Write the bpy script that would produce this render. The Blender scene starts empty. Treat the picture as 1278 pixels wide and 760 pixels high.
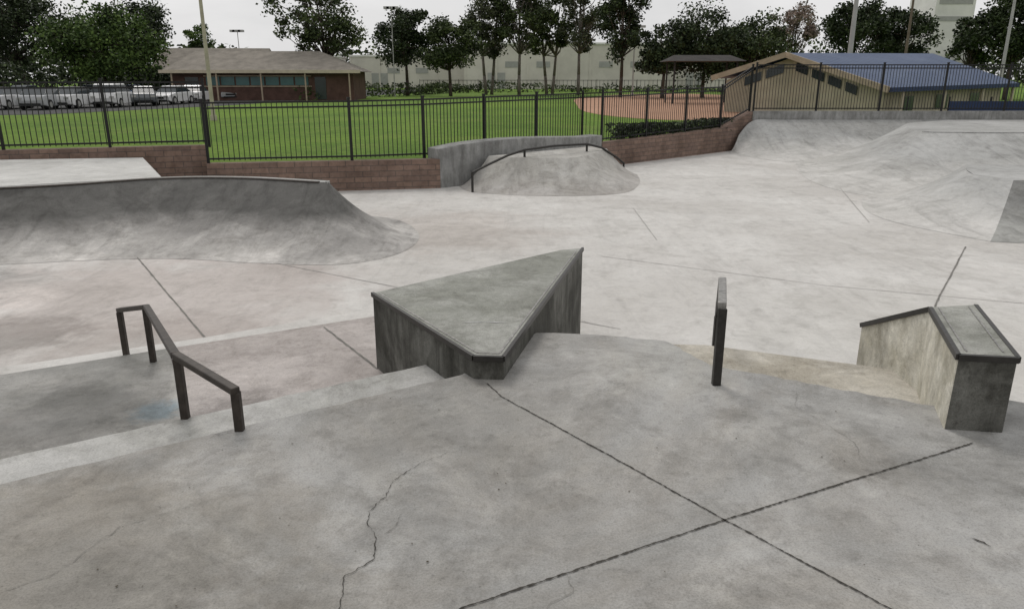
import bpy, math, random
from mathutils import Vector, Matrix, noise
R=random.Random(7)
sc=bpy.context.scene
COL=sc.collection
# ------------------------------------------------------------------ helpers
def mesh_obj(name,verts,faces,mats,mi=None,smooth=False,parent=None,uv=None):
    me=bpy.data.meshes.new(name); me.from_pydata([tuple(v) for v in verts],[],faces)
    if not isinstance(mats,(list,tuple)): mats=[mats]
    for m in mats: me.materials.append(m)
    if mi: me.polygons.foreach_set('material_index',mi)
    if smooth: me.polygons.foreach_set('use_smooth',[True]*len(me.polygons))
    if uv:
        l=me.uv_layers.new(name='UVMap')
        for i,c in enumerate(uv): l.data[i].uv=c
    me.update()
    o=bpy.data.objects.new(name,me); COL.objects.link(o)
    if parent: o.parent=parent
    return o
def empty(name,loc=(0,0,0),rz=0):
    o=bpy.data.objects.new(name,None); COL.objects.link(o); o.location=loc; o.rotation_euler=(0,0,rz); o.empty_display_size=.2
    return o
def bevel(o,w,seg=2):
    m=o.modifiers.new('Bevel','BEVEL'); m.width=w; m.segments=seg; m.limit_method='ANGLE'; m.angle_limit=math.radians(25); return o
def area2(p): return sum(p[i][0]*p[(i+1)%len(p)][1]-p[(i+1)%len(p)][0]*p[i][1] for i in range(len(p)))
def prism(name,poly,zt,zb,mats,parent=None,bev=0,sidemat=0,ztops=None):
    if area2(poly)<0:
        poly=poly[::-1]
        if ztops: ztops=ztops[::-1]
    n=len(poly); zs=ztops or [zt]*n
    v=[(p[0],p[1],zs[i]) for i,p in enumerate(poly)]+[(p[0],p[1],zb) for p in poly]
    f=[tuple(range(n))]+[tuple(range(2*n-1,n-1,-1))]+[(i,n+i,n+(i+1)%n,(i+1)%n) for i in range(n)]
    o=mesh_obj(name,v,f,mats,[0,0]+[sidemat]*n,parent=parent)
    if bev: bevel(o,bev)
    return o
class MB:
    def __init__(s): s.v=[];s.f=[];s.m=[]
    def box(s,c,d,rz=0,m=0):
        b=len(s.v);cs,sn=math.cos(rz),math.sin(rz)
        for dx,dy,dz in [(-1,-1,-1),(1,-1,-1),(1,1,-1),(-1,1,-1),(-1,-1,1),(1,-1,1),(1,1,1),(-1,1,1)]:
            x,y=dx*d[0]/2,dy*d[1]/2
            s.v.append((c[0]+x*cs-y*sn,c[1]+x*sn+y*cs,c[2]+dz*d[2]/2))
        for q in [(0,3,2,1),(4,5,6,7),(0,1,5,4),(1,2,6,5),(2,3,7,6),(3,0,4,7)]:
            s.f.append(tuple(b+i for i in q)); s.m.append(m)
    def beam(s,a,b_,w,h,m=0):
        a=Vector(a);b_=Vector(b_);d=(b_-a).normalized()
        up=Vector((0,0,1)) if abs(d.z)<.95 else Vector((0,1,0))
        r=d.cross(up).normalized()*w/2;u=r.cross(d).normalized()*h/2
        b=len(s.v)
        for p in (a,b_):
            for q in (-r-u,r-u,r+u,-r+u): s.v.append(tuple(p+q))
        for q in [(0,1,2,3),(7,6,5,4),(0,4,5,1),(1,5,6,2),(2,6,7,3),(3,7,4,0)]:
            s.f.append(tuple(b+i for i in q)); s.m.append(m)
    def tube(s,a,b_,r0,r1,n=7,m=0):
        a=Vector(a);b_=Vector(b_);d=(b_-a)
        if d.length<1e-5:return
        d.normalize(); up=Vector((0,0,1)) if abs(d.z)<.95 else Vector((1,0,0))
        x=d.cross(up).normalized();y=d.cross(x)
        b=len(s.v)
        for p,r in ((a,r0),(b_,r1)):
            for i in range(n):
                t=2*math.pi*i/n; s.v.append(tuple(p+x*math.cos(t)*r+y*math.sin(t)*r))
        for i in range(n):
            s.f.append((b+i,b+(i+1)%n,b+n+(i+1)%n,b+n+i)); s.m.append(m)
        s.f.append(tuple(b+n+i for i in range(n)));s.m.append(m)
        s.f.append(tuple(b+n-1-i for i in range(n)));s.m.append(m)
    def obj(s,name,mats,parent=None,smooth=False): return mesh_obj(name,s.v,s.f,mats,s.m,parent=parent,smooth=smooth)
# ------------------------------------------------------------------ materials
def newmat(name,rough=.9):
    m=bpy.data.materials.new(name);m.use_nodes=True;nt=m.node_tree
    b=nt.nodes['Principled BSDF'];b.inputs['Roughness'].default_value=rough
    b.inputs['Specular IOR Level'].default_value=.25
    return m,nt,b
def nz(nt,vec,scale,detail=6,rough=.6,dist=0):
    n=nt.nodes.new('ShaderNodeTexNoise');n.inputs['Scale'].default_value=scale;n.inputs['Detail'].default_value=detail
    n.inputs['Roughness'].default_value=rough;n.inputs['Distortion'].default_value=dist
    nt.links.new(vec,n.inputs['Vector']);return n.outputs['Fac']
def ramp(nt,fac,stops):
    r=nt.nodes.new('ShaderNodeValToRGB');e=r.color_ramp.elements
    while len(e)<len(stops): e.new(.5)
    for i,(p,c) in enumerate(stops):
        e[i].position=p; e[i].color=(c,c,c,1) if not hasattr(c,'__len__') else (*c,1)
    nt.links.new(fac,r.inputs[0]);return r.outputs[0]
def mix(nt,a,b,fac,mode='MIX'):
    m=nt.nodes.new('ShaderNodeMix');m.data_type='RGBA';m.blend_type=mode
    for k,x in ((6,a),(7,b)):
        if hasattr(x,'is_linked'): nt.links.new(x,m.inputs[k])
        else: m.inputs[k].default_value=(*x,1)
    if hasattr(fac,'is_linked'): nt.links.new(fac,m.inputs[0])
    else: m.inputs[0].default_value=fac
    return m.outputs[2]
def bump(nt,b,h,st,dist=.01):
    n=nt.nodes.new('ShaderNodeBump');n.inputs['Strength'].default_value=st;n.inputs['Distance'].default_value=dist
    nt.links.new(h,n.inputs['Height']);nt.links.new(n.outputs[0],b.inputs['Normal'])
def geo(nt): return nt.nodes.new('ShaderNodeNewGeometry').outputs['Position']
def mapping(nt,p,scale,rot=(0,0,0)):
    n=nt.nodes.new('ShaderNodeMapping');n.inputs['Scale'].default_value=scale;n.inputs['Rotation'].default_value=rot
    nt.links.new(p,n.inputs['Vector']);return n.outputs[0]
def math2(nt,op,a,b):
    n=nt.nodes.new('ShaderNodeMath');n.operation=op
    for k,x in ((0,a),(1,b)):
        if hasattr(x,'is_linked'): nt.links.new(x,n.inputs[k])
        else: n.inputs[k].default_value=x
    return n.outputs[0]
def blob(nt,p,c,r,soft=.5):
    """soft irregular patch around a world point (a spill / paint / worn area)"""
    d=nt.nodes.new('ShaderNodeVectorMath');d.operation='DISTANCE';nt.links.new(p,d.inputs[0]);d.inputs[1].default_value=c
    q=math2(nt,'ADD',math2(nt,'DIVIDE',d.outputs['Value'],r),math2(nt,'MULTIPLY',math2(nt,'SUBTRACT',nz(nt,p,2.5/r,6,.7,.5),.5),1.6))
    return ramp(nt,q,[(1-soft,1),(1.0,0)])
def concrete(name,base,stain=(.78,.76,.72),amt=.6,fine=.35,big=.45,warm=None,rough=.85,spots=.5,toe=None,streak=0,lightpatch=1.25,drip=0,blobs=(),damp=0):
    m,nt,b=newmat(name,rough);p=geo(nt)
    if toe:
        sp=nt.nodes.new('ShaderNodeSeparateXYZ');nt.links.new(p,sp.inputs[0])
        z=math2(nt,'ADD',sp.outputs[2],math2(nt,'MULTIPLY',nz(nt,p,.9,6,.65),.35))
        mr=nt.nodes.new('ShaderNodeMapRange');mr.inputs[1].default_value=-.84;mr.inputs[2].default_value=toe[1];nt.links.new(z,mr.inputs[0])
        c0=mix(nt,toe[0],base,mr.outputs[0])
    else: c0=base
    c=mix(nt,c0,mix(nt,c0,stain,1.0,'MULTIPLY'),ramp(nt,nz(nt,p,big,8,.70,.6),[(.40,0),(.58,1)]))
    c=mix(nt,c,mix(nt,c,(lightpatch,)*3,1.0,'MULTIPLY'),ramp(nt,nz(nt,p,big*2.7,7,.72,1.2),[(.50,0),(.65,amt)]))
    if warm: c=mix(nt,c,mix(nt,c,warm,1.0,'MULTIPLY'),ramp(nt,nz(nt,p,big*.8,7,.7,.6),[(.45,0),(.65,.9)]))
    if streak:
        c=mix(nt,c,(.42,.42,.42),ramp(nt,nz(nt,mapping(nt,p,(2.2,.35,.5),(0,0,.2)),1.4,7,.7,1.0),[(.50,0),(.72,streak)]),'MULTIPLY')
    if drip:
        c=mix(nt,c,(.30,.29,.27),ramp(nt,nz(nt,mapping(nt,p,(5,5,.9)),1.5,7,.7,.3),[(.42,0),(.66,drip)]),'MULTIPLY')
    for (ctr,rad,col,k) in blobs:
        c=mix(nt,c,col,math2(nt,'MULTIPLY',blob(nt,p,ctr,rad),k),'MULTIPLY')
    # grime: broad, mid and small blotches
    c=mix(nt,c,(.50,.49,.47),ramp(nt,nz(nt,p,1.6,10,.76,.7),[(.49,0),(.66,.62*spots)]),'MULTIPLY')
    c=mix(nt,c,(.45,.44,.42),ramp(nt,nz(nt,p,4.2,10,.74,.5),[(.50,0),(.76,.85*spots)]),'MULTIPLY')
    c=mix(nt,c,(1.22,1.22,1.2),ramp(nt,nz(nt,p,7,9,.75,.9),[(.5,0),(.67,.65*spots)]),'MULTIPLY')
    c=mix(nt,c,(.48,.475,.46),ramp(nt,nz(nt,p,24,8,.78,.3),[(.54,0),(.74,.8*spots)]),'MULTIPLY')
    # sparse aggregate pits
    v=nt.nodes.new('ShaderNodeTexVoronoi');v.inputs['Scale'].default_value=26;v.inputs['Randomness'].default_value=1;nt.links.new(p,v.inputs['Vector'])
    sel=ramp(nt,nz(nt,p,3.1,5,.7),[(.56,0),(.62,1)])
    c=mix(nt,c,mix(nt,(1,1,1),(.42,.41,.39),sel),ramp(nt,v.outputs['Distance'],[(.06,.8*spots),(.16,0)]),'MULTIPLY')
    f=nz(nt,p,110,6,.8)
    c=mix(nt,c,(0.4,.4,.39),ramp(nt,f,[(.34,fine),(.54,0)]),'MULTIPLY')
    c=mix(nt,c,(1.4,1.4,1.36),ramp(nt,nz(nt,p,170,4,.8),[(.54,0),(.70,fine)]),'MULTIPLY')
    nt.links.new(c,b.inputs['Base Color'])
    if damp:
        nt.links.new(ramp(nt,nz(nt,p,1.3,6,.6,.5),[(.42,rough),(.62,rough-damp)]),b.inputs['Roughness'])
    bump(nt,b,mix(nt,f,nz(nt,p,9,6,.6),.5),.35,.005)
    return m
def plain(name,col,rough=.6,var=.25,scale=6,metal=0,spec=.3):
    m,nt,b=newmat(name,rough);p=geo(nt);b.inputs['Metallic'].default_value=metal;b.inputs['Specular IOR Level'].default_value=spec
    c=mix(nt,col,tuple(x*(1-var) for x in col),ramp(nt,nz(nt,p,scale,6,.65),[(.35,0),(.68,1)]))
    nt.links.new(c,b.inputs['Base Color']);return m
M={}
FC=(.625,.61,.585)
M['deck']=concrete('concrete_deck',(.405,.400,.388),stain=(.70,.70,.69),amt=.8,big=.55,warm=(.90,.85,.79),fine=.55,spots=.85,damp=.25,
   blobs=[((-1.7,2.1,0),1.2,(.74,.71,.66),.9),((.9,4.2,0),.5,(1.12,1.12,1.1),.8),((2.0,3.0,0),.5,(.72,.72,.71),.7),((-.2,3.3,0),.6,(.82,.82,.81),.7),((-.5,1.9,0),.5,(.80,.78,.75),.8),((1.4,3.2,0),.45,(.84,.83,.81),.8)])
M['tread']=concrete('concrete_tread',(.48,.475,.46),stain=(.74,.74,.72),amt=.6,big=.7,fine=.5,spots=.85)
M['tread2']=concrete('concrete_tread_dusty',(.55,.52,.46),stain=(.72,.70,.66),amt=.5,big=.9,fine=.5,spots=1)
M['plat']=concrete('concrete_platform',(.34,.33,.31),stain=(.62,.63,.62),amt=.6,big=.6,fine=.45,spots=.95,rough=.7,damp=.3,
   blobs=[((-2.35,4.5,-.45),.20,(.62,.83,1.0),.8),((-2.9,4.4,-.45),.7,(.62,.62,.62),.9),((-2.2,4.75,-.45),.2,(1.4,1.4,1.4),.7),((-3.6,3.9,-.45),.6,(.8,.77,.74),.9)])
M['plat2']=concrete('concrete_platform_pink',(.49,.45,.43),stain=(.76,.75,.74),amt=.6,big=.6,fine=.45,spots=.8,blobs=[((-1.8,4.5,-.45),.45,(.62,.62,.62),.85)])
M['floor']=concrete('concrete_floor',FC,stain=(.84,.83,.82),amt=.5,big=.17,fine=.3,spots=.5,streak=.22,lightpatch=1.12,
   blobs=[((-4.5,9.2,-1),3.2,(.84,.79,.78),.95),((-8.2,9.2,-1),2.0,(.55,.55,.55),.95),((-6.3,8.8,-1),.8,(1.25,1.25,1.25),.9),((-5.4,7.6,-1),.9,(.62,.61,.60),.9),((-3.8,7.4,-1),1.2,(.82,.80,.79),.85),((-1.5,13.5,-1),2.6,(.84,.80,.78),.8),((4.5,7.5,-1),2.5,(.93,.93,.92),.9)])
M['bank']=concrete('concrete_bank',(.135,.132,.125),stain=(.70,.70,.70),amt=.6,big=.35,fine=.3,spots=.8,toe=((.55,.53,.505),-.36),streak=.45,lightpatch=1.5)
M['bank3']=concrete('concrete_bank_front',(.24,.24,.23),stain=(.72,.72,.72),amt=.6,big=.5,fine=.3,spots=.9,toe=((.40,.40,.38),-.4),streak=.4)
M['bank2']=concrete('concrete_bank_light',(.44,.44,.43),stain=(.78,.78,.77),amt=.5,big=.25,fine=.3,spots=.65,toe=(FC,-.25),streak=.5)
M['mound']=concrete('concrete_mound',(.50,.49,.465),stain=(.76,.75,.73),amt=.5,big=.5,fine=.3,spots=.8,toe=((.46,.44,.42),-.45),streak=.4)
M['deckl']=concrete('concrete_ramp_deck',(.58,.575,.555),stain=(.82,.82,.81),amt=.5,big=.3,fine=.3,spots=.5)
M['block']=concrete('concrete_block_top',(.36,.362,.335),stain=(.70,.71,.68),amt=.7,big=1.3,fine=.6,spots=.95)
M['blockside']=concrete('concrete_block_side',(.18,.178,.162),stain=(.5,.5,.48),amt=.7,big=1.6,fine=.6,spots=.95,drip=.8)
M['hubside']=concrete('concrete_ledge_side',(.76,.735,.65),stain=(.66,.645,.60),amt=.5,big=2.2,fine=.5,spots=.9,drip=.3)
M['ledge']=concrete('concrete_ledge',(.36,.36,.35),stain=(.7,.7,.7),amt=.5,big=.8,fine=.4,drip=.5)
M['steel']=plain('dark_steel',(.045,.042,.038),.45,.4,25,.5,.5)
M['steelw']=plain('worn_steel',(.34,.33,.31),.4,.6,30,.6,.5)
M['rust']=plain('rusty_steel',(.06,.05,.042),.55,.5,20,.4,.4)
M['fence']=plain('black_fence_paint',(.012,.012,.012),.5,.2,5)
M['crack']=plain('joint_dirt',(.08,.074,.064),1,.6,40)
M['crack2']=plain('joint_dirt_light',(.25,.24,.22),1,.5,8)
M['crack3']=plain('joint_dirt_faint',(.42,.405,.385),1,.3,3)
M['scuff']=plain('chalk_scuff',(.55,.55,.54),1,.4,60)
M['chalk']=plain('white_line_paint',(.6,.6,.6),1,.5,40)
def brickmat(name,c1,c2,mort,sx=1.0):
    m,nt,b=newmat(name,.9);uv=nt.nodes.new('ShaderNodeUVMap').outputs[0]
    t=nt.nodes.new('ShaderNodeTexBrick');t.inputs['Scale'].default_value=1;t.inputs['Brick Width'].default_value=.40*sx
    t.inputs['Row Height'].default_value=.135*sx;t.inputs['Mortar Size'].default_value=.010
    t.inputs['Color1'].default_value=(*c1,1);t.inputs['Color2'].default_value=(*c2,1);t.inputs['Mortar'].default_value=(*mort,1)
    nt.links.new(uv,t.inputs['Vector'])
    c=mix(nt,t.outputs['Color'],(.5,.48,.45),ramp(nt,nz(nt,geo(nt),1.2,7,.7),[(.42,0),(.7,.8)]),'MULTIPLY')
    c=mix(nt,c,(.7,.7,.7),ramp(nt,nz(nt,geo(nt),9,6,.7),[(.45,0),(.65,.8)]),'MULTIPLY')
    nt.links.new(c,b.inputs['Base Color']);bump(nt,b,mix(nt,(0,0,0),t.outputs['Fac'],1.),.4,-.01);return m
M['brick']=brickmat('red_brick',(.27,.185,.145),(.20,.14,.115),(.14,.11,.095))
def ground_mat(name,c1,c2,c3,s1,s2):
    m,nt,b=newmat(name,1);p=geo(nt)
    c=mix(nt,c1,c2,ramp(nt,nz(nt,p,s1,6,.6,.5),[(.38,0),(.62,1)]))
    c=mix(nt,c,c3,ramp(nt,nz(nt,p,s2,8,.75),[(.45,0),(.65,.8)]))
    nt.links.new(c,b.inputs['Base Color']);bump(nt,b,mix(nt,(0,0,0),nz(nt,p,s2*2,4,.7),1.),.6,.05);return m
def grassmat():
    m,nt,b=newmat('grass_turf',1);p=geo(nt)
    c=mix(nt,(.175,.285,.036),(.11,.20,.026),ramp(nt,nz(nt,p,.09,6,.6,.5),[(.38,0),(.62,1)]))
    c=mix(nt,c,(.21,.275,.06),ramp(nt,nz(nt,p,.35,8,.7,.5),[(.48,0),(.7,.8)]))
    c=mix(nt,c,(.55,.6,.5),ramp(nt,nz(nt,p,5,8,.8),[(.42,.9),(.62,0)]),'MULTIPLY')
    c=mix(nt,c,(1.3,1.25,1.3),ramp(nt,nz(nt,p,9,6,.8),[(.52,0),(.7,.8)]),'MULTIPLY')
    nt.links.new(c,b.inputs['Base Color']);bump(nt,b,nz(nt,p,12,5,.8),.8,.06);return m
M['grass']=grassmat()
M['dirt']=ground_mat('infield_clay',(.42,.24,.155),(.36,.205,.135),(.46,.31,.22),.15,3)
M['earth']=ground_mat('bare_earth',(.16,.13,.09),(.12,.11,.07),(.2,.17,.12),.1,2)
M['asphalt']=ground_mat('asphalt',(.07,.07,.07),(.09,.09,.088),(.055,.055,.055),.1,4)
def leafmat(name,dark,light,tr=.0):
    m,nt,b=newmat(name,.7);g=nt.nodes.new('ShaderNodeNewGeometry')
    c=ramp(nt,g.outputs['Random Per Island'],[(0,dark),(.55,tuple((a+d)/2 for a,d in zip(dark,light))),(1,light)])
    c=mix(nt,c,(.38,.43,.38),ramp(nt,nz(nt,g.outputs['Position'],.55,4,.6),[(.4,0),(.6,1)]),'MULTIPLY')
    nt.links.new(c,b.inputs['Base Color']);return m
M['leaf_d']=leafmat('leaves_dark',(.018,.030,.012),(.07,.098,.036))
M['leaf_g']=leafmat('leaves_green',(.035,.07,.014),(.14,.21,.05))
M['leaf_m']=leafmat('leaves_mid',(.03,.046,.017),(.12,.155,.055))
M['leaf_e']=leafmat('leaves_eucalyptus',(.04,.05,.026),(.15,.165,.09))
M['leaf_p']=leafmat('leaves_pinkish',(.18,.13,.11),(.40,.31,.27))
M['bark']=plain('bark',(.09,.072,.056),.95,.5,3)
M['barkl']=plain('bark_pale',(.20,.175,.15),.95,.5,2)
# ------------------------------------------------------------------ ground
wallA=[(-32,9.5),(-20,14.1),(-11.5,17.0),(-7.4,18.3)]
wallB=[(-7.2,17.75),(-3.93,18.4),(-1.8,18.84)]
wallC=[(2.79,23.5),(7.85,28.4),(9.4,30.0)]
back=wallA+wallB+[(2.3,22.8)]+wallC+[(34,30.0)]
ground=mesh_obj('ground',[(-900,-900,-1.06),(900,-900,-1.06),(900,1500,-1.06),(-900,1500,-1.06)],[(0,1,2,3)],M['earth'])
prism('skatepark_floor',[(-32,-14),(34,-14)]+[(x,y+.15) for x,y in reversed(back)],-1.0,-1.05,M['floor'])
ZG=-.35
gb=[(x,y+.15) for x,y in back]
prism('grass_field',[(-700,9.5)]+gb+[(700,30.15),(700,1300),(-700,1300)],ZG,-1.04,[M['grass'],M['earth']],sidemat=1)
prism('parking_lot',[(-120,20),(-60,33),(-27,44),(-22,58),(-17,85),(-13,138),(-100,170)],ZG+.012,ZG-.05,M['asphalt'])
inf=[]
for i in range(40):
    t=2*math.pi*i/40; y=71+33*math.sin(t); inf.append((1.4+.19*y+(9.2+.05*(y-71))*math.cos(t)*(1+.05*math.sin(5*t)),y))
prism('baseball_infield',inf,ZG+.014,ZG-.05,M['dirt'])
prism('dry_ground',[(10.6,30.6),(80,30.6),(80,39),(24,39),(17,37)],ZG+.018,ZG-.05,M['earth'])
mb=MB()
for i in range(9):
    mb.box((-38+i*1.1,46.5+i*2.6,ZG+.018),(5,.1,.004),.35)
mb.obj('parking_lines',M['chalk'])
# ------------------------------------------------------------------ walls
def wall(name,path,zt,zb,th,mat,capm=None):
    v=[];f=[];uv=[];mi=[];nrm=[]
    n=len(path)
    for i in range(n):
        a=Vector(path[max(0,i-1)]);b=Vector(path[min(n-1,i+1)]);d=(b-a).normalized();nrm.append(Vector((-d.y,d.x)))
    d=0;Ls=[0]
    for i in range(1,n): d+=(Vector(path[i])-Vector(path[i-1])).length;Ls.append(d)
    for i in range(n):
        p=Vector(path[i]);q=p+nrm[i]*th
        v+=[(p.x,p.y,zb),(p.x,p.y,zt[i]),(q.x,q.y,zt[i]),(q.x,q.y,zb)]
    def add(ids,c,m=0): f.append(ids);uv.extend(c);mi.append(m)
    for i in range(n-1):
        a=4*i;b=a+4;l0,l1=Ls[i],Ls[i+1]
        add((a,b,b+1,a+1),[(l0,zb),(l1,zb),(l1,zt[i+1]),(l0,zt[i])])
        add((a+1,b+1,b+2,a+2),[(l0,.13),(l1,.13),(l1,.3),(l0,.3)],1)
        add((a+2,b+2,b+3,a+3),[(l0,zt[i]),(l1,zt[i+1]),(l1,zb),(l0,zb)])
    add((0,1,2,3),[(0,zb),(0,zt[0]),(th,zt[0]),(th,zb)])
    a=4*(n-1);add((a+3,a+2,a+1,a),[(th,zb),(th,zt[-1]),(0,zt[-1]),(0,zb)])
    return mesh_obj(name,v,f,[mat,capm or mat],mi,uv=uv)
wall('brick_retaining_wall',wallA,[.1]*4,-1.03,.3,M['brick'],M['brick'])
wall('brick_retaining_wall',wallB,[-.28]*3,-1.03,.3,M['brick'],M['brick'])
wall('brick_retaining_wall',wallC,[-.26,-.12,.42],-1.03,.3,M['brick'],M['brick'])
wall('concrete_parapet_wall',[(9.42,30.0),(34,30.0)],[.42,.42],-1.03,.3,M['ledge'])
LP=[]
for k in range(9):
    t=k/8;LP.append((-1.8+4.58*t,18.84+4.66*t- .25*math.sin(math.pi*t),-.03+.13*math.sin(math.pi*min(1,t*1.15)**.8)))
bp=[(x-.35,y+.42,z) for x,y,z in LP[::-1]]
AL=LP+bp
prism('concrete_ledge',[(p[0],p[1]) for p in AL],0,-1.02,M['ledge'],bev=.02,ztops=[p[2] for p in AL])
# ------------------------------------------------------------------ fences
def fence(name,path,zb,zt,step=.115,post=2.4,rail2=True,pk=.016,ext=.0):
    mb=MB()
    for i in range(len(path)-1):
        a=Vector(path[i]);b=Vector(path[i+1]);d=b-a;L=d.length;n=max(1,int(L/step));rz=math.atan2(d.y,d.x)
        zb0,zb1,zt0,zt1=zb[i],zb[i+1],zt[i],zt[i+1]
        mb.beam((a.x,a.y,zb0+.1),(b.x,b.y,zb1+.1),.035,.04)
        mb.beam((a.x,a.y,zt0-.14),(b.x,b.y,zt1-.14),.035,.04)
        if rail2: mb.beam((a.x,a.y,zt0-.02),(b.x,b.y,zt1-.02),.035,.04)
        for k in range(n+1):
            t=k/n;p=a+d*t;b0=zb0+(zb1-zb0)*t;t0=zt0+(zt1-zt0)*t+ext
            mb.box((p.x,p.y,(b0+.05+t0)/2),(pk,pk,t0-b0-.05),rz)
        npst=max(1,round(L/post))
        for k in range(npst+(1 if i==len(path)-2 else 0)):
            t=k/npst;p=a+d*t;b0=zb0+(zb1-zb0)*t;t0=zt0+(zt1-zt0)*t
            mb.box((p.x,p.y,(b0-.05+t0+.05)/2),(.06,.06,t0-b0+.1),rz)
            mb.box((p.x,p.y,t0+.06),(.075,.075,.03),rz)
    return mb.obj(name,M['fence'])
fence('metal_picket_fence',[(-32,9.65),(-20,14.25),(-11.5,17.15),(-7.35,18.45)],[.1]*4,[1.58]*4)
fence('metal_picket_fence',[(-7.2,17.9),(-3.93,18.55),(-2.25,19.4),(2.2,24.0),(2.79,23.75),(7.75,28.55),(9.3,30.15)],[-.28,-.28,-.3,-.3,-.26,-.12,.42],[1.12,1.14,1.16,1.22,1.24,1.36,2.1])
fence('metal_picket_fence',[(9.45,30.15),(34,30.15)],[.42]*2,[2.16]*2)
fence('field_fence',[(-14,118),(60,112)],[ZG]*2,[1.4]*2,step=.6,post=3,pk=.05)
# ------------------------------------------------------------------ lofts (transitions)
def cr(p,t):
    n=len(p)-1;x=t*n;i=min(int(x),n-1);f=x-i
    P=[Vector(p[max(0,min(n,j))]) for j in (i-1,i,i+1,i+2)]
    return .5*((2*P[1])+(-P[0]+P[2])*f+(2*P[0]-5*P[1]+4*P[2]-P[3])*f*f+(-P[0]+3*P[1]-3*P[2]+P[3])*f**3)
def loft(name,lip,toe,zl,mat,parent=None,zt=-.996,cols=None,rows=18,power=2.0):
    cols=cols or (len(lip)-1)*8;v=[];f=[]
    zls=zl if hasattr(zl,'__len__') else [zl]*len(lip)
    l3=[(a[0],a[1],z) for a,z in zip(lip,zls)];t3=[(a[0],a[1],zt) for a in toe]
    for c in range(cols+1):
        a=cr(l3,c/cols);b=cr(t3,c/cols)
        for r in range(rows+1):
            k=r/rows;g=k**power
            p=b.lerp(a,k);v.append((p.x,p.y,zt+(a.z-zt)*g))
    w=rows+1
    for c in range(cols):
        for r in range(rows):
            f.append((c*w+r,(c+1)*w+r,(c+1)*w+r+1,c*w+r+1))
    o=mesh_obj(name,v,f,mat,smooth=True,parent=parent)
    return o,[cr(l3,c/cols) for c in range(cols+1)]
def coping(name,pts,r,mat,parent):
    mb=MB()
    for a,b in zip(pts[:-1],pts[1:]): mb.tube((a[0],a[1],a[2]-r*.4),(b[0],b[1],b[2]-r*.4),r,r,8)
    return mb.obj(name,mat,parent)
qp=empty('quarter_pipe')
lip=[(-20,9.6),(-14,11.0),(-8.53,12.44),(-6.5,13.65),(-5,13.75),(-3.4,13.2),(-3.3,13.22),(-3.28,13.3),(-3.35,13.45),(-3.6,13.6)]
toe=[(-19,7.8),(-13.2,9.2),(-7.63,10.75),(-5.43,11.15),(-3.8,10.85),(-2.5,10.8),(-1.75,11.6),(-1.65,13.0),(-2.3,14.5),(-3.6,15.2)]
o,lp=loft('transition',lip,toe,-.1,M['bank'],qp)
nn=5*8
coping('coping',lp[:nn+1],.03,M['rust'],qp)
bk=[(p.x-.02,p.y+.28) for p in lp[:nn+4]]
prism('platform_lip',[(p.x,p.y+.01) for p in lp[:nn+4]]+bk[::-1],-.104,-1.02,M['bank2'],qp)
prism('platform_top',[(-6.5,13.9),(-7.2,13.45),(-8.6,12.7),(-14,11.25),(-22,9.2),(-30,9.0),(-20,14.0),(-11.5,16.95),(-8.5,17.4)],-.098,-1.02,M['deckl'],qp)
qb=empty('bowl_bank')
lip=[(8.6,28.9),(9.4,29.8),(10.6,29.95),(14,29.97),(20,29.97),(33.5,29.97)]
toe=[(8.0,28.0),(8.3,26.6),(9.6,24.6),(13,24),(20,24),(33,24)]
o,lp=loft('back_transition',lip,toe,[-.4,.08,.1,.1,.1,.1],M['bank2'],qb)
lip=[(17,29.5),(14.6,28.0),(13.2,25.6),(12.45,23.3),(13.2,22.75),(16,22.6),(33,22.4)]
toe=[(12,28.8),(10.2,26.5),(8.7,23.0),(8.0,19.0),(9.2,17.0),(14,16.4),(33,16.2)]
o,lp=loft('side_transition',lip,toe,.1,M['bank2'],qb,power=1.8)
coping('coping',lp[25:],.035,M['ledge'],qb)
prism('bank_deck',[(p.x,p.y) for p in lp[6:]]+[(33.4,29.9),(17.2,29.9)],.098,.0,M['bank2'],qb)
qh=empty('hip_ramp')
lipL=[(10.5,17.4),(9.9,16.4),(9.53,15.5),(9.62,15.0),(9.78,14.61)]
toeL=[(9.6,18.6),(8.3,17.4),(7.5,15.8),(7.35,14.2),(8.1,12.39)]
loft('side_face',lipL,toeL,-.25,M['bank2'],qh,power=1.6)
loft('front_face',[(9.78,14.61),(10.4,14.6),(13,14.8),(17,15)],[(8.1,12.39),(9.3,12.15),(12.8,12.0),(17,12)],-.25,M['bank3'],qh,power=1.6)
prism('hip_deck',[(10.5,17.4),(9.9,16.4),(9.54,15.5),(9.62,15.0),(9.78,14.62),(10.4,14.61),(13,14.81),(17,15.01),(17,17.4)],-.252,-1.02,M['bank2'],qh)
mo=empty('launch_mound')
lip=[(-.6,19.6),(-.1,19.2),(.25,19.08),(.8,19.05),(1.35,19.08),(1.65,19.25),(2.2,20.3),(2.7,21.6)]
toe=[(-1.35,19.1),(-1.0,18.2),(0,17.65),(.9,17.5),(2.0,17.6),(2.85,18.2),(3.4,19.9),(3.6,21.6)]
o,lp=loft('mound_transition',lip,toe,-.27,M['mound'],mo,power=1.5)
prism('mound_top',[(p.x,p.y) for p in lp]+[(2.4,22.5)],-.272,-1.02,M['mound'],mo)
mb=MB()
pts=[(-.96,18.14,-.53),(-.55,18.5,-.36),(-.1,18.89,-.19),(.32,19.26,-.09),(1.1,19.95,-.05),(2.05,20.77,-.07),(2.5,21.16,-.2),(3.0,21.6,-.52),(3.23,21.8,-.7)]
for a,b in zip(pts[:-1],pts[1:]): mb.tube(a,b,.032,.032,8)
for p,zb in ((pts[0],-1.0),(pts[3],-.35),(pts[5],-.3),(pts[-1],-1.0)): mb.tube((p[0],p[1],zb),p,.03,.03,8)
mb.obj('curved_grind_rail',M['steel'])
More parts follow.
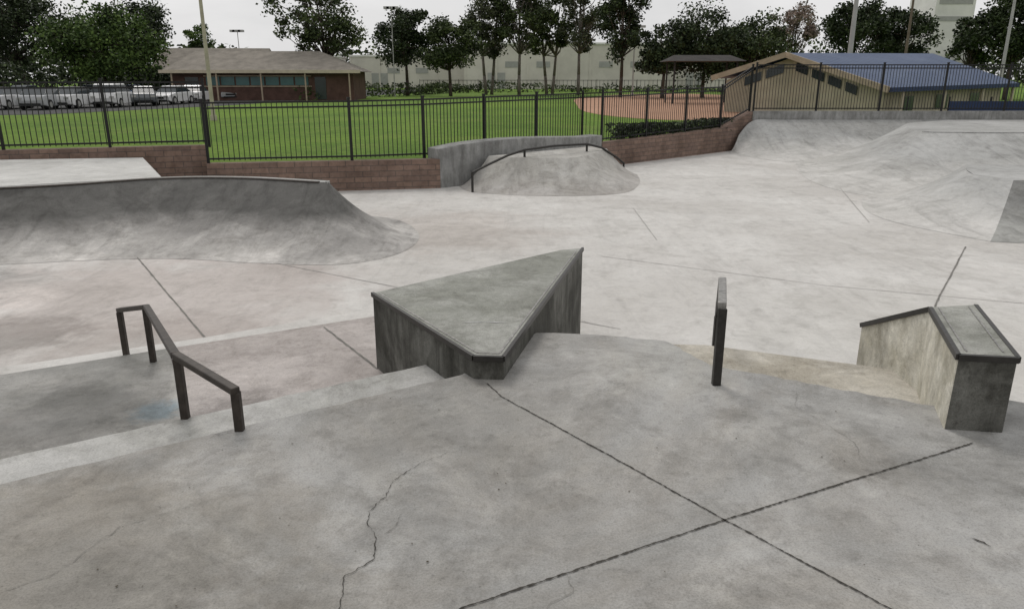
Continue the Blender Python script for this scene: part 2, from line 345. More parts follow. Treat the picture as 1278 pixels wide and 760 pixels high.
# ------------------------------------------------------------------ near deck, steps, platform
def ln(x,off): return off+.649*x
def rough_edge(pts,step=.12,j=.006,seed=1):
    r=random.Random(seed);out=[]
    for a,b in zip(pts[:-1],pts[1:]):
        a=Vector(a);b=Vector(b);n=max(1,int((b-a).length/step));d=(b-a).normalized();nn_=Vector((-d.y,d.x))
        for i in range(n):
            p=a.lerp(b,i/n)+(nn_*r.uniform(-j,j) if i else Vector((0,0)));out.append((p.x,p.y))
    out.append(tuple(pts[-1]));return out
deck=[(-9,-6)]+rough_edge([(-9,ln(-9,4.235)),(-2.18,2.82),(-.30,4.04)],seed=3)+[(-.12,4.3),(.157,4.79)]+rough_edge([(.30,4.79),(.7,4.72),(1.02,4.62),(1.2,4.2),(2.27,3.58)],.06,.012,seed=5)+[(2.62,3.72),(2.9,3.55),(7,2.3),(9,-6)]
prism('concrete_deck',deck,0,-1.02,M['deck'],bev=.012)
st=empty('concrete_steps')
def strip(name,o0,o1,z,mat,x0=-9.5,x1=0,sd=1):
    e1=rough_edge([(x1,o1+.649*x1),(x0,o1+.649*x0)],.12,.006,sd)
    prism(name,[(x0,o0+.649*x0),(x1,o0+.649*x1)]+e1,z,-1.02,mat,st,bev=.012)
strip('tread_1',4.20,4.90,-.13,M['tread'],x1=.3,sd=11)
strip('tread_2',4.88,5.2,-.29,M['tread'],x1=.4,sd=12)
prism('platform',[(-9.4,5.18+.649*-9.4),(-1.845,5.18+.649*-1.845),(-2.802,5.70),(-9.4,7.3-.57*9.4)],-.45,-1.02,M['plat'],st,bev=.006)
prism('platform_panel',[(-1.843,5.18+.649*-1.843),(.45,5.18+.649*.45),(.5,7.5),(-.5,7.0),(-2.80,5.702)],-.4515,-1.02,M['plat2'],st,bev=.006)
prism('lower_tread',[(-9.3,7.28-.57*9.3),(-.5,6.98),(-.5,7.5),(-2.7,6.1),(-9.3,7.85-.57*9.3)],-.50,-1.02,M['floor'],st,bev=.01)
prism('lower_tread_2',[(-9.3,7.8-.57*9.3),(-.5,7.4),(-.5,7.9),(-9.3,8.25-.57*9.3)],-.75,-1.02,M['floor'],st,bev=.01)
prism('right_tread',[(.95,4.6),(1.18,4.15),(2.3,3.5),(2.5,4.42),(2.28,4.52),(1.35,4.91),(1.0,4.93)],-.13,-1.02,M['tread2'],st,bev=.012)
# ------------------------------------------------------------------ joints & cracks
def ribbon(name,pts,w,z,mat,jit=.004,step=.03,wj=.4,seed=0,parent=None,taper=False):
    r=random.Random(seed);P=[]
    for a,b in zip(pts[:-1],pts[1:]):
        a=Vector(a);b=Vector(b);n=max(1,int((b-a).length/step))
        P+=[a.lerp(b,i/n) for i in range(n)]
    P.append(Vector(pts[-1]));v=[];f=[];drift=0
    for i,p in enumerate(P):
        d=(P[min(i+1,len(P)-1)]-P[max(0,i-1)]).normalized();n=Vector((-d.y,d.x))
        drift=drift*.7+r.uniform(-jit,jit)
        q=p+n*drift;ww=w/2*(1+r.uniform(-wj,wj))
        if taper: ww*=max(.08,min(1,4*i/len(P),4*(len(P)-1-i)/len(P)))
        v+=[(q.x-n.x*ww,q.y-n.y*ww,z),(q.x+n.x*ww,q.y+n.y*ww,z)]
    for i in range(len(P)-1): f.append((2*i,2*i+2,2*i+3,2*i+1))
    return mesh_obj(name,v,f,mat,parent=parent)
jo=empty('expansion_joints')
ribbon('joint_1',[(-.06,3.72),(.40,3.12),(.83,2.54),(1.23,2.03),(2.4,.5)],.0065,.004,M['crack'],.0015,.009,.6,1,jo)
ribbon('joint_2',[(-1.9,.9),(-.17,2.03),(.83,2.54),(2.18,3.18)],.007,.004,M['crack'],.0015,.009,.6,2,jo)
ribbon('joint_3',[(-.06,3.72),(-.14,3.9)],.006,.004,M['crack'],.002,.02,.5,3,jo)
ribbon('joint_4',[(-1.66,6.24),(-1.02,5.25)],.018,-.4475,M['crack2'],.003,.05,.3,4,jo)
FL=[[(-5.84,11.3),(-3.4,7.69),(-2.9,7.0)],[(-3.6,10.9),(-1.2,9.3),(1.2,7.8)],[(8.74,20.38),(6.86,14.15)],[(7.46,12.0),(5.31,8.91),(3.5,6.2)],[(1.38,11.32),(4.2,9.6),(7.5,8.3),(12,6.6)],[(2.58,15.81),(2.48,12.52)]]
for i,p in enumerate(FL):
    ribbon('floor_joint_%d'%i,p,.020 if i in(0,3) else .013,-.994 if i!=2 else -.99,M['crack2'] if i in(0,3) else M['crack3'],.003,.12,.3,10+i,jo)
cr0=empty('surface_cracks')
ribbon('crack_1',[(-.62,1.7),(-.56,2.03),(-.575,2.2),(-.50,2.3),(-.51,2.42),(-.555,2.5),(-.57,2.6),(-.52,2.72),(-.50,2.85),(-.43,2.97),(-.30,3.08),(-.2,3.12)],.0030,.004,M['crack'],.006,.012,.9,30,cr0,True)
ribbon('crack_2',[(-.51,2.42),(-.45,2.5),(-.44,2.6)],.002,.004,M['crack2'],.005,.015,.8,31,cr0,True)
ribbon('crack_3',[(-1.9,2.0),(-1.6,2.2),(-1.5,2.5),(-1.2,2.7)],.0018,.0042,M['crack2'],.006,.015,.8,32,cr0,True)
ribbon('crack_4',[(1.6,3.9),(1.5,3.6),(1.62,3.2),(1.55,2.9)],.0016,.0042,M['crack2'],.006,.015,.8,33,cr0,True)
ribbon('crack_5',[(.0,9.5),(.5,9.0),(.6,8.3),(1.2,7.7)],.008,-.994,M['crack3'],.02,.08,.8,34,cr0,True)
ribbon('crack_6',[(1.72,2.42),(1.75,2.39),(1.76,2.36)],.005,.0042,M['crack'],.004,.010,.8,35,cr0,True)
ribbon('crack_7',[(.1,1.9),(.12,2.05),(.2,2.12),(.19,2.3)],.0018,.0042,M['crack2'],.006,.015,.8,36,cr0,True)
rr=random.Random(55);v=[];f=[]
for i in range(260):
    x=rr.uniform(-2.6,3.0);y=rr.uniform(1.6,4.3)
    if y>3.95 or y>4.1+.62*x: continue
    if x>2.0 and y>3.1: continue
    s=rr.choice((.0015,.002,.002,.003,.0045));k=len(v);a0=rr.uniform(0,6.28)
    m_=rr.choice((4,5,6))
    for j in range(m_):
        t=a0+2*math.pi*j/m_;q=s*rr.uniform(.6,1.3);v.append((x+math.cos(t)*q,y+math.sin(t)*q,.0045))
    v.append((x,y,.0045+s*.5))
    for j in range(m_): f.append((k+j,k+(j+1)%m_,k+m_))
mesh_obj('grit_and_leaf_litter',v,f,plain('grit',(.13,.11,.08),1,.6,9))
# ------------------------------------------------------------------ triangular block
tb=empty('triangular_concrete_block')
A=(-.22,3.97);B=(-.05,3.955);C=(.66,6.8);D=(.45,6.72);E=(-1.03,5.28)
ZT=.14
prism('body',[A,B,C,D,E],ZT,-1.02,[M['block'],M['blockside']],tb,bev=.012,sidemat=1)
def frame(path,z,w,h,name,parent,m,proud=.004):
    mb=MB()
    for a,b in zip(path[:-1],path[1:]):
        mb.beam((a[0],a[1],z-h/2+proud),(b[0],b[1],z-h/2+proud),w,h)
    return mb.obj(name,m,parent)
frame([E,A,B,C],ZT,.022,.032,'steel_edge',tb,M['steel'])
fi=[(-.975,5.26),(-.198,4.02),(-.072,4.01),(.585,6.66)]
frame(fi,ZT,.012,.02,'worn_edge',tb,M['steelw'],.003)
ribbon('scuff_mark',[(-.33,4.57),(-.2,4.585),(-.02,4.57)],.011,ZT+.003,M['scuff'],.001,.02,.8,41,tb,True)
# ------------------------------------------------------------------ right ledge (hubba)
hb=empty('hubba_ledge')
P=[(2.13,3.33,.39),(2.39,3.29,.39),(2.70,4.15,.39),(2.73,4.95,.02),(2.43,4.92,.02),(2.41,4.10,.39)]
n=len(P)
v=[p for p in P]+[(p[0]-(.02 if i==0 else 0),p[1],-1.0) for i,p in enumerate(P)]
f=[(0,1,2,5),(5,2,3,4)]+[(i,n+i,n+(i+1)%n,(i+1)%n) for i in range(n)]
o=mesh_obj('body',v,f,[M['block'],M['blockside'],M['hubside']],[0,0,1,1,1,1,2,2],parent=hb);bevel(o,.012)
mb=MB()
for a,b in ((5,0),(0,1),(1,2),(5,4)):
    mb.beam((P[a][0],P[a][1],P[a][2]-.012),(P[b][0],P[b][1],P[b][2]-.012),.022,.030)
mb.obj('steel_edge',M['steel'],hb)
mb=MB()
mb.beam((2.19,3.37,.390),(2.45,4.09,.390),.008,.008);mb.beam((2.36,3.36,.390),(2.63,4.1,.390),.008,.008)
mb.obj('worn_edge',M['steelw'],hb)
# ------------------------------------------------------------------ rails
mb=MB()
z=.47
mb.beam((1.15,3.89,-.02),(1.15,3.89,z-.02),.046,.046)
mb.beam((1.14,3.865,z),(1.285,4.40,z),.046,.04,1)
mb.beam((1.285,4.40,z),(1.60,5.52,-.1),.046,.04)
mb.beam((1.6,5.52,-.1),(1.68,5.8,-.1),.046,.04)
mb.beam((1.60,5.52,-1.0),(1.60,5.52,-.12),.046,.046)
o=mb.obj('grind_rail',[M['steel'],M['steelw']]);bevel(o,.006)
mb=MB()
ra=[(-1.325,3.30,.215),(-1.80,3.735,.235),(-2.76,5.38,.0),(-3.14,5.68,-.12)]
feet=[(-1.335,3.32,0,0),(-1.79,3.73,1,-.13),(-2.78,5.40,2,-.45),(-3.13,5.67,3,-.50)]
for p,q in zip(ra[:-1],ra[1:]): mb.beam(p,q,.046,.036)
for x,y,i,zf in feet:
    mb.beam((x,y,zf-.02),(x,y,ra[i][2]-.012),.042,.042)
o=mb.obj('grind_rail',M['rust']);bevel(o,.006)
# ------------------------------------------------------------------ trees
def tree(name,x,y,h,r,th,mat,n=22,per=170,seed=0,leaf=.36,bark='bark',tr=.22,lean=0,cr_=.36,trunks=1,zsq=1.0):
    rr=random.Random(seed);e=empty(name,(x,y,ZG));mb=MB()
    zc=(th+h)/2;rz=(h-th)/2
    cl=[]
    for i in range(n):
        for _ in range(30):
            p=Vector((rr.uniform(-1,1),rr.uniform(-1,1),rr.uniform(-1,1)))
            if .15<p.length<1: break
        p=p*(.55+.35*rr.random())/max(p.length,.4)*min(1,p.length+.25)
        c=Vector((p.x*r+lean*(.5+p.z*.5),p.y*r,zc+p.z*rz*.95))
        cl.append((c,r*cr_*rr.uniform(.5,1.3)))
    for t in range(trunks):
        bx=(t-(trunks-1)/2)*.7
        pts=[Vector((bx,0,0))]
        top=zc+rz*.45
        for k in range(1,6):
            q=k/5;pts.append(Vector((bx+lean*.5*q*q+(t-(trunks-1)/2)*r*.5*q+rr.uniform(-.12,.12)*r*.4*q,rr.uniform(-.1,.1)*r*.4,top*q)))
        for k in range(5): mb.tube(pts[k],pts[k+1],tr*(1-k*.16),tr*(1-(k+1)*.16),8)
        for c,cr1 in cl[t::trunks]:
            k=min(5,max(2,int(rr.uniform(1.8,5.2))));s=pts[k]
            if s.z>c.z+.6: s=pts[2]
            m=s.lerp(c,.5)+Vector((rr.uniform(-.2,.2),rr.uniform(-.2,.2),-.15))*r*.4
            mb.tube(s,m,tr*.36,tr*.22,5);mb.tube(m,c,tr*.22,tr*.07,5)
            for _ in range(3):
                q=c+Vector((rr.uniform(-1,1),rr.uniform(-1,1),rr.uniform(-.6,.9)))*cr1*.8
                mb.tube(m.lerp(c,.6),q,tr*.1,tr*.04,4)
    mb.obj('trunk_and_limbs',M[bark],e,smooth=True)
    v=[];f=[]
    for c,cr1 in cl:
        for i in range(int(per*rr.uniform(.7,1.3))):
            d=Vector((rr.gauss(0,1),rr.gauss(0,1),rr.gauss(0,1)))
            d=d.normalized()*(rr.random()**.6)*rr.choice((1,1,1,1.18))
            p=c+Vector((d.x*cr1,d.y*cr1,d.z*cr1*.72*zsq))
            a=Vector((rr.gauss(0,1),rr.gauss(0,1),rr.gauss(0,.7))).normalized();b=a.cross(Vector((rr.gauss(0,1),rr.gauss(0,1),rr.gauss(0,1)))).normalized()
            s=leaf*rr.uniform(.5,1.1);a*=s*.5;b*=s*.36
            k=len(v);v+=[tuple(p-a),tuple(p+b),tuple(p+a),tuple(p-b)];f.append((k,k+1,k+2,k+3))
    mesh_obj('foliage',v,f,M[mat],parent=e)
    return e
T=[
('broadleaf_tree',28,85,12.5,6.2,2.0,'leaf_d',dict(n=44,per=330)),
('broadleaf_tree',-30,78,10.5,5,2,'leaf_d',dict(n=26,per=260)),
('broadleaf_tree',132,74,8.3,5.2,1.6,'leaf_g',dict(n=46,per=330,cr_=.36)),
('broadleaf_tree',178,97,11.8,4.8,4,'leaf_d',dict(n=32,per=280)),
('broadleaf_tree',257,120,10,2.8,5,'leaf_g',dict(n=16,per=170)),
('ash_tree',408,80,12,5.2,3.2,'leaf_m',dict(n=50,per=140,tr=.26,lean=-1.0,cr_=.25)),
('broadleaf_tree',508,92,11.0,3.9,2.3,'leaf_d',dict(n=38,per=270)),
('broadleaf_tree',562,90,9.0,3.8,2.2,'leaf_m',dict(n=34,per=270)),
('eucalyptus_tree',610,98,14.5,3.9,3.8,'leaf_e',dict(n=42,per=180,bark='barkl',cr_=.3,trunks=2)),
('eucalyptus_tree',648,96,15,3.9,3.8,'leaf_m',dict(n=44,per=180,bark='barkl',cr_=.3)),
('eucalyptus_tree',686,99,14.5,3.7,3.6,'leaf_m',dict(n=42,per=180,bark='barkl',cr_=.3,trunks=2)),
('eucalyptus_tree',722,95,15,3.6,4.2,'leaf_e',dict(n=38,per=175,bark='barkl',cr_=.3,lean=.8)),
('eucalyptus_tree',775,84,13.5,3.1,2.4,'leaf_d',dict(n=42,per=200,cr_=.32,zsq=1.3)),
('fig_tree',828,80,7.6,3.3,1.8,'leaf_d',dict(n=30,per=280)),
('fig_tree',878,82,9.4,4.6,1.8,'leaf_d',dict(n=46,per=320)),
('fig_tree',935,84,8.8,4.5,1.8,'leaf_m',dict(n=42,per=300)),
('flowering_tree',988,112,12.8,4.2,5.5,'leaf_p',dict(n=32,per=170,cr_=.3)),
('broadleaf_tree',1062,90,11.3,4.0,3.2,'leaf_d',dict(n=36,per=280)),
('broadleaf_tree',1118,92,10.5,3.9,3.0,'leaf_d',dict(n=34,per=270)),
('broadleaf_tree',1208,78,8.6,2.8,3.0,'leaf_d',dict(n=24,per=250)),
('broadleaf_tree',1258,74,10.4,4.2,2.6,'leaf_d',dict(n=36,per=300)),
('broadleaf_tree',1330,76,10,4.4,3,'leaf_d',dict(n=26,per=240)),
]
for i,(nm,u,D,h,r,th,mt,kw) in enumerate(T):
    tree(nm,(u-639)*D/972,D,h,r,th,mt,seed=100+i,**kw)
def mass(name,pts,mat,n,size,hz,leaf,seed,zb=ZG):
    rr=random.Random(seed);v=[];f=[]
    for i in range(n):
        t=rr.random();x=cr(pts,t);xx=x+Vector((rr.gauss(0,1)*size,rr.gauss(0,1)*size,0))
        hh=hz*(.55+.6*noise.noise(Vector((x.x*.11,x.y*.11,seed)))+.25*noise.noise(Vector((x.x*.5,x.y*.5,seed+3))))
        p=Vector((xx.x,xx.y,zb+max(.1,hh)*rr.random()**.7))
        a=Vector((rr.gauss(0,1),rr.gauss(0,1),rr.gauss(0,.7))).normalized();b=a.cross(Vector((rr.gauss(0,1),rr.gauss(0,1),rr.gauss(0,1)))).normalized()
        s=leaf*rr.uniform(.5,1.2);a*=s*.5;b*=s*.35
        k=len(v);v+=[tuple(p-a),tuple(p+b),tuple(p+a),tuple(p-b)];f.append((k,k+1,k+2,k+3))
    return mesh_obj(name,v,f,M[mat])
mass('distant_trees',[(-160,170,0),(-80,180,0),(0,190,0),(90,185,0),(190,170,0)],'leaf_m',30000,3.5,12,1.2,5)
mass('hedge',[(3.4,24.9,0),(6.2,27.6,0),(8.4,29.8,0)],'leaf_d',4500,.2,.75,.13,6)
mass('hedge',[(-19,72,0),(-12,95,0),(-5,112,0),(20,116,0),(50,112,0)],'leaf_m',7000,.6,2.0,.35,8)
mass('hedge',[(-62,68,0),(-50,74,0),(-40,80,0),(-33,76,0)],'leaf_d',7000,1.2,4.2,.4,9)
# ------------------------------------------------------------------ buildings
M['bwallp']=plain('dark_brick_wall',(.105,.06,.048),.9,.4,1.5)
M['shingle']=plain('grey_shingle',(.27,.245,.21),.95,.35,1.2)
M['darkroof']=plain('dark_roofing',(.05,.045,.043),.95,.35,1.2)
M['glass']=plain('window_glass',(.02,.03,.035),.15,.3,2,0,.6)
M['glass2']=plain('pale_windows',(.36,.36,.35),.4,.2,1)
M['teal']=plain('teal_glass',(.05,.13,.13),.3,.3,1,0,.5)
M['white']=plain('offwhite_stucco',(.62,.585,.54),.9,.2,.25)
M['white2']=plain('white_panel',(.72,.71,.69),.8,.15,.3)
M['cream']=plain('cream_stucco',(.46,.41,.31),.9,.25,1)
M['tan']=plain('tan_fascia',(.38,.31,.23),.8,.3,2)
M['beige']=plain('beige_trim',(.5,.44,.34),.8,.2,2)
def bluemat(name,a,b_,c_):
    m,nt,b=newmat(name,.5);uv=nt.nodes.new('ShaderNodeUVMap').outputs[0]
    w=nt.nodes.new('ShaderNodeTexWave');w.inputs['Scale'].default_value=.62;w.bands_direction='X';nt.links.new(uv,w.inputs['Vector'])
    c=mix(nt,a,b_,ramp(nt,w.outputs['Fac'],[(.0,1),(.25,0)]))
    c=mix(nt,c,c_,ramp(nt,nz(nt,geo(nt),.8,6,.7),[(.45,0),(.7,.6)]))
    nt.links.new(c,b.inputs['Base Color']);return m
M['blue']=bluemat('blue_metal_roof',(.042,.075,.155),(.018,.03,.07),(.08,.115,.19))
M['blue2']=plain('blue_windscreen',(.03,.05,.11),.8,.3,.8)
e=empty('brick_school_building',(-23,72,ZG),.05)
mb=MB();mb.box((0,4,1.35),(16.5,8,2.7));mb.obj('walls',M['bwallp'],e)
rv=[(-9,-.9,2.6),(9,-.9,2.6),(9,9,2.6),(-9,9,2.6),(-7.2,4,4.5),(4.6,4,4.5)]
mesh_obj('hip_roof',rv,[(0,1,5,4),(1,2,5),(2,3,4,5),(3,0,4),(3,2,1,0)],M['shingle'],parent=e)
mb=MB();mb.box((0,-.94,2.58),(18.1,.08,.28));mb.obj('fascia',M['beige'],e)
mb=MB()
for i in range(7): mb.box((-4.6+i*1.35,-.02,1.75),(1.2,.06,.75),m=1)
mb.box((5.2,-.02,1.1),(1,.06,2.0),m=0);mb.box((-6.5,-.02,1.1),(1.2,.06,2.0),m=0);mb.obj('windows_and_doors',[M['glass'],M['teal']],e)
mb=MB();mb.box((-.5,-.06,1.28),(9.8,.1,.1));mb.box((-.5,-.06,2.2),(9.8,.1,.1))
for i in range(5): mb.box((-8+i*4,-.8,1.25),(.12,.12,2.5))
mb.obj('trim_and_posts',M['tan'],e)
e=empty('gable_house',(-31.5,82,ZG),.1)
mb=MB();mb.box((0,3,1.5),(10,6,3));mb.obj('walls',M['bwallp'],e)
mesh_obj('gable_roof',[(-6,-.6,3),(6,-.6,3),(6,7,3),(-6,7,3),(-5.5,3,5.1),(5.5,3,5.1)],[(0,1,5,4),(2,3,4,5),(1,2,5),(3,0,4),(3,2,1,0)],M['shingle'],parent=e)
def warehouse(name,x0,x1,y,dep,h,mat,band=True):
    e=empty(name,((x0+x1)/2,y,ZG));w=x1-x0
    mb=MB();mb.box((0,dep/2,h/2),(w,dep,h));mb.obj('walls',mat,e)
    mb=MB();mb.box((0,dep/2,h+.1),(w+.5,dep+.5,.35));mb.obj('parapet',M['white2'],e)
    mb=MB();k=int(w/6)
    for i in range(k):
        xx=-w/2+3+i*6
        if (i*7)%3: mb.box((xx,-.03,h*.55),(2.6,.08,1.1))
    if k>1: mb.box((-w/2+6,-.03,1.5),(3.4,.08,3))
    mb.obj('windows',M['glass2'],e)
    mb=MB()
    for i in range(k+1): mb.box((-w/2+i*6,-.06,h/2),(.35,.12,h*.98))
    mb.obj('pilasters',mat,e)
warehouse('white_warehouse',-34,-10,165,20,6.4,M['white'])
warehouse('white_warehouse',-9,30,150,25,8.2,M['white'])
warehouse('white_warehouse',-60,-36,150,20,6.2,M['white2'])
warehouse('white_warehouse',31,62,158,20,6.3,M['white'])
e=empty('office_building',(101,182,ZG))
mb=MB();mb.box((0,6,10.5),(9,12,21));mb.box((-8.5,7,5.5),(8,10,11));mb.obj('walls',M['white2'],e)
mb=MB()
for i in range(2): mb.box((0,-.05,15+i*3.6),(7.6,.1,1.0))
mb.obj('window_bands',M['glass2'],e)
e=empty('blue_roof_building')
GL=Vector((12.2,47.5,1.75));R1=Vector((15.9,45.5,3.05));GR=Vector((18.6,38.2,1.2));ER=Vector((31,47.5,1.35));R2=Vector((27.6,51.5,3.2));BL=Vector((25,58,1.75))
def quadthick(name,pts,t,mat):
    n=(pts[1]-pts[0]).cross(pts[2]-pts[0]).normalized()*t;k=len(pts)
    v=pts+[p-n for p in pts];f=[tuple(range(k)),tuple(range(2*k-1,k-1,-1))]+[(i,k+i,k+(i+1)%k,(i+1)%k) for i in range(k)]
    uv=[]
    ex=(pts[1]-pts[0]).normalized();ey=(pts[-1]-pts[0]);ey=(ey-ex*ey.dot(ex)).normalized()
    for fc in f:
        for i in fc: uv.append(((v[i]-pts[0]).dot(ex),(v[i]-pts[0]).dot(ey)))
    return mesh_obj(name,v,f,mat,parent=e,uv=uv)
quadthick('roof_front',[GR,ER,R2,R1],.12,M['blue'])
quadthick('roof_back',[R1,R2,BL,GL],.12,M['blue'])
quadthick('roof_hip',[ER,BL,R2],.12,M['blue'])
mb=MB()
dz=Vector((0,0,-.1));o2=Vector((-.06,-.05,0))
mb.beam(GL+dz+o2,R1+dz+o2,.08,.3);mb.beam(R1+dz+o2,GR+dz+o2,.08,.3);mb.obj('gable_fascia',M['tan'],e)
mb=MB();mb.beam(GR+dz,ER+dz,.1,.22);mb.obj('eave_gutter',M['blue2'],e)
ce=Vector((21.5,49,0))
def ins(p,k=.90,dzz=-.22):
    q=ce.lerp(Vector((p.x,p.y,0)),k);return Vector((q.x,q.y,p.z+dzz))
g=[ins(GL),ins(R1),ins(GR)]
v=[Vector((q.x,q.y,ZG)) for q in g]+g
mesh_obj('gable_wall',v,[(0,3,4,1),(1,4,5,2)],M['cream'],parent=e)
w=[ins(GR),ins(ER),ins(BL),ins(GL)]
v=[Vector((q.x,q.y,ZG)) for q in w]+w
mesh_obj('walls',v,[(0,1,5,4),(1,2,6,5),(2,3,7,6)],M['cream'],parent=e)
def wallpatch(v,f,a,b,t0,t1,d0,d1,out):
    k=len(v);q=[]
    for t,dd in ((t0,d1),(t1,d1),(t1,d0),(t0,d0)):
        p=a.lerp(b,t);q.append(Vector((p.x,p.y,p.z-dd))+out)
    v+=q;f.append((k,k+1,k+2,k+3))
vv=[];ff=[];o3=Vector((-.05,-.05,0))
for t0,t1 in ((.30,.55),(.62,.88)): wallpatch(vv,ff,g[0],g[1],t0,t1,.22,.72,o3)
for t0,t1 in ((.05,.19),(.24,.38),(.43,.57),(.62,.74)): wallpatch(vv,ff,g[1],g[2],t0,t1,.22,.68,o3)
for t0,t1 in ((.15,.22),(.4,.5),(.7,.78)): wallpatch(vv,ff,w[0],w[1],t0,t1,.25,1.0,Vector((.03,-.05,0)))
mesh_obj('windows',vv,ff,M['glass'],parent=e)
mb=MB()
for t in (.1,.4,.7,.97):
    p=GR.lerp(ER,t);mb.box((p.x,p.y+.2,(p.z+ZG)/2),(.14,.14,p.z-ZG-.05))
mb.obj('porch_posts',M['beige'],e)
e=empty('picnic_shelter',(15.6,64,ZG))
mesh_obj('roof',[(-3.2,-2.0,3.3),(3.0,-2.0,3.3),(3.0,2.0,3.3),(-3.2,2.0,3.3),(-2.4,0,3.8),(2.2,0,3.8)],[(0,1,5,4),(1,2,5),(2,3,4,5),(3,0,4),(3,2,1,0)],M['darkroof'],parent=e)
mb=MB()
for sx in(-2.6,2.4):
    for sy in(-1.5,1.5): mb.box((sx,sy,1.66),(.12,.12,3.32))
mb.obj('posts',M['darkroof'],e)
e=empty('windscreen_fence')
mb=MB();mb.box((27,37,.15),(12,.05,.9));mb.obj('screen_panel',M['blue2'],e)
mb=MB()
for i in range(8): mb.tube((19+i*2,37.06,ZG),(19+i*2,37.06,.8),.04,.04)
mb.obj('screen_posts',M['fence'],e)
# ------------------------------------------------------------------ poles
M['polem']=plain('galvanised_pole',(.42,.42,.40),.5,.2,2,.2)
M['poley']=plain('weathered_pole',(.46,.42,.33),.8,.3,2)
M['wood']=plain('wood_pole',(.16,.13,.10),.9,.3,3)
def lamp(name,u,D,h,r,mat,arm=1.2,head=True):
    e=empty(name,((u-639)*D/972,D,ZG));mb=MB();mb.tube((0,0,0),(0,0,h),r,r*.55,10);mb.tube((0,0,0),(0,0,.25),r*1.6,r*1.5,10);mb.obj('pole',mat,e,smooth=False)
    if head:
        mb=MB();mb.beam((-arm,0,h),(arm,0,h),.1,.1)
        for s in(-1,1): mb.box((s*arm,-.15,h-.1),(.6,.5,.25)); mb.box((s*arm*.45,-.15,h-.1),(.5,.5,.25))
        mb.obj('lamp_heads',M['polem'],e)
lamp('field_light_pole',261,38,13,.10,M['poley'])
lamp('utility_pole',1057,58,11,.22,M['polem'])
lamp('utility_pole',1126,70,9.5,.16,M['wood'])
lamp('field_light_pole',1249,52,9,.13,M['polem'])
lamp('street_lamp',790,95,8,.12,M['polem'],.9)
lamp('street_lamp',492,88,9.5,.07,M['polem'],.5)
lamp('street_lamp',302,95,7.5,.07,M['polem'],.5)
# ------------------------------------------------------------------ cars
M['tyre']=plain('tyre',(.02,.02,.02),.9,.2,5)
def paint(name,c): return plain(name,c,.25,.05,2,.1,.6)
PC=[paint('paint_white',(.70,.70,.70)),paint('paint_silver',(.38,.39,.40)),paint('paint_black',(.02,.02,.022)),paint('paint_grey',(.14,.15,.16)),paint('paint_red',(.25,.03,.03)),paint('paint_blue',(.05,.09,.18))]
def car(name,x,y,rz,ci,suv=False):
    e=empty(name,(x,y,ZG+.012),rz);k=1.12 if suv else 1
    def ext(nm,prof,w0,w1,mat,bv):
        n=len(prof);zmin=min(p[1] for p in prof);zmax=max(p[1] for p in prof);v=[]
        for s in(-1,1):
            for px,pz in prof:
                w=w0+(w1-w0)*(pz-zmin)/(zmax-zmin);v.append((px,s*w/2,pz*k))
        f=[tuple(range(n)),tuple(range(2*n-1,n-1,-1))]+[((i+1)%n,i,n+i,n+(i+1)%n) for i in range(n)]
        o=mesh_obj(nm,v,f,mat,parent=e);bevel(o,bv,3)
    ext('body',[(-2.2,.3),(-1.75,.22),(1.8,.22),(2.25,.32),(2.28,.62),(2.1,.76),(1.05,.92),(-1.6,.95),(-2.2,.9),(-2.27,.6)],1.8,1.7,PC[ci],.06)
    top=[(1.0,.9),(.35,1.36),(-1.0,1.38),(-1.75,.93)] if not suv else [(1.0,.9),(.45,1.4),(-1.8,1.4),(-2.1,.93)]
    ext('windows',top,1.62,1.24,M['glass'],.03)
    t2=[(top[1][0]-.05,top[1][1]-.03),(top[1][0]-.12,top[1][1]+.05),(top[2][0]+.1,top[2][1]+.05),(top[2][0]-.05,top[2][1]-.03)]
    ext('roof',t2,1.32,1.22,PC[ci],.02)
    mb=MB()
    for sx in(-1.38,1.4):
        for sy in(-.8,.8): mb.tube((sx,sy-.11,.33),(sx,sy+.11,.33),.33,.33,16)
    mb.obj('wheels',M['tyre'],e)
    mb=MB()
    for sx in(-1.38,1.4):
        for sy in(-.92,.92): mb.tube((sx,sy-.01,.33),(sx,sy+.01,.33),.19,.19,10)
    for sy in(-.62,.62): mb.box((2.26,sy,.62),(.06,.35,.14)); mb.box((-2.27,sy,.72),(.05,.3,.14))
    mb.obj('hubcaps_and_lights',M['polem'],e)
    mb=MB();mb.box((2.285,0,.55),(.04,.9,.16));mb.box((2.27,0,.33),(.05,1.3,.1));mb.box((-2.28,0,.38),(.05,1.3,.1))
    mb.obj('grille_and_bumpers',M['tyre'],e)
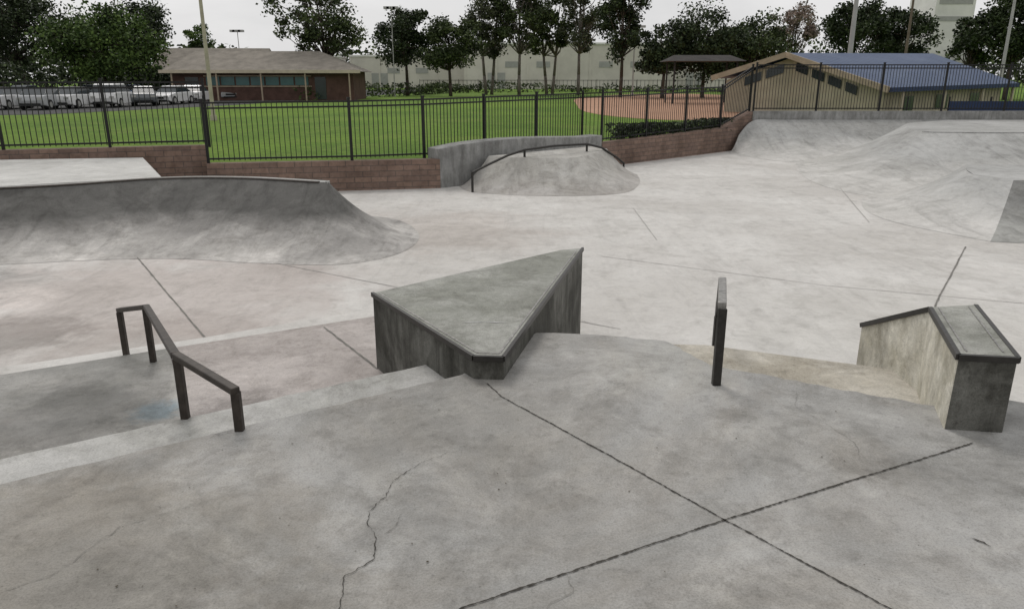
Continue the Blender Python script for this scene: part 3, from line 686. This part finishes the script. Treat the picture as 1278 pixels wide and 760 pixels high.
cs=[(2,52,0,0),(52,52,1,0),(92,54,0,0),(140,56,0,1),(178,59,3,0),(212,62,0,0),(242,66,0,0),(25,66,3,0),(118,73,1,0),(165,75,5,0),(290,74,1,0),(318,77,0,0)]
for u,D,c,sv in cs: car('parked_car',(u-639)*D/972,D,1.75+R.uniform(-.25,.25)+R.choice((0,math.pi)),c,bool(sv))
car('parked_car',(386-639)*84/972,84,.15,0,True)
car('parked_car',(347-639)*87/972,87,.1,3,False)
# ------------------------------------------------------------------ light
w=bpy.data.worlds.new('World');sc.world=w;w.use_nodes=True;nt=w.node_tree;bg=nt.nodes['Background']
sky=nt.nodes.new('ShaderNodeTexSky');sky.sky_type='NISHITA';sky.sun_disc=False
EL=math.radians(52);AZ=math.radians(-25)
sky.sun_elevation=EL;sky.sun_rotation=AZ;sky.dust_density=3;sky.air_density=1.2
hs=nt.nodes.new('ShaderNodeHueSaturation');hs.inputs['Saturation'].default_value=.2;nt.links.new(sky.outputs[0],hs.inputs['Color'])
tc=nt.nodes.new('ShaderNodeTexCoord');n1=nz(nt,mapping(nt,tc.outputs['Generated'],(1,1,3)),2.2,7,.58,.5)
cl=ramp(nt,n1,[(.3,(6.8,6.8,6.85)),(.7,(8.9,8.82,8.82))])
nt.links.new(mix(nt,hs.outputs[0],cl,.9),bg.inputs[0]);bg.inputs[1].default_value=.1
sl=bpy.data.lights.new('sun','SUN');sl.energy=1.1;sl.angle=math.radians(18);sl.color=(1,.955,.90)
so=bpy.data.objects.new('sun',sl);COL.objects.link(so)
dv=Vector((math.sin(AZ)*math.cos(EL),math.cos(AZ)*math.cos(EL),math.sin(EL)))
so.rotation_euler=dv.to_track_quat('Z','Y').to_euler();so.location=(0,0,30)
# ------------------------------------------------------------------ camera
cam=bpy.data.cameras.new('camera');cam.sensor_fit='HORIZONTAL';cam.sensor_width=36;cam.lens=36*930/1278;cam.clip_end=3000;cam.clip_start=.05
co=bpy.data.objects.new('camera',cam);COL.objects.link(co);co.location=(0,0,1.65);co.rotation_euler=(math.radians(90-16.87),0,0);sc.camera=co
sc.view_settings.view_transform='Standard';sc.view_settings.look='None';sc.view_settings.exposure=0
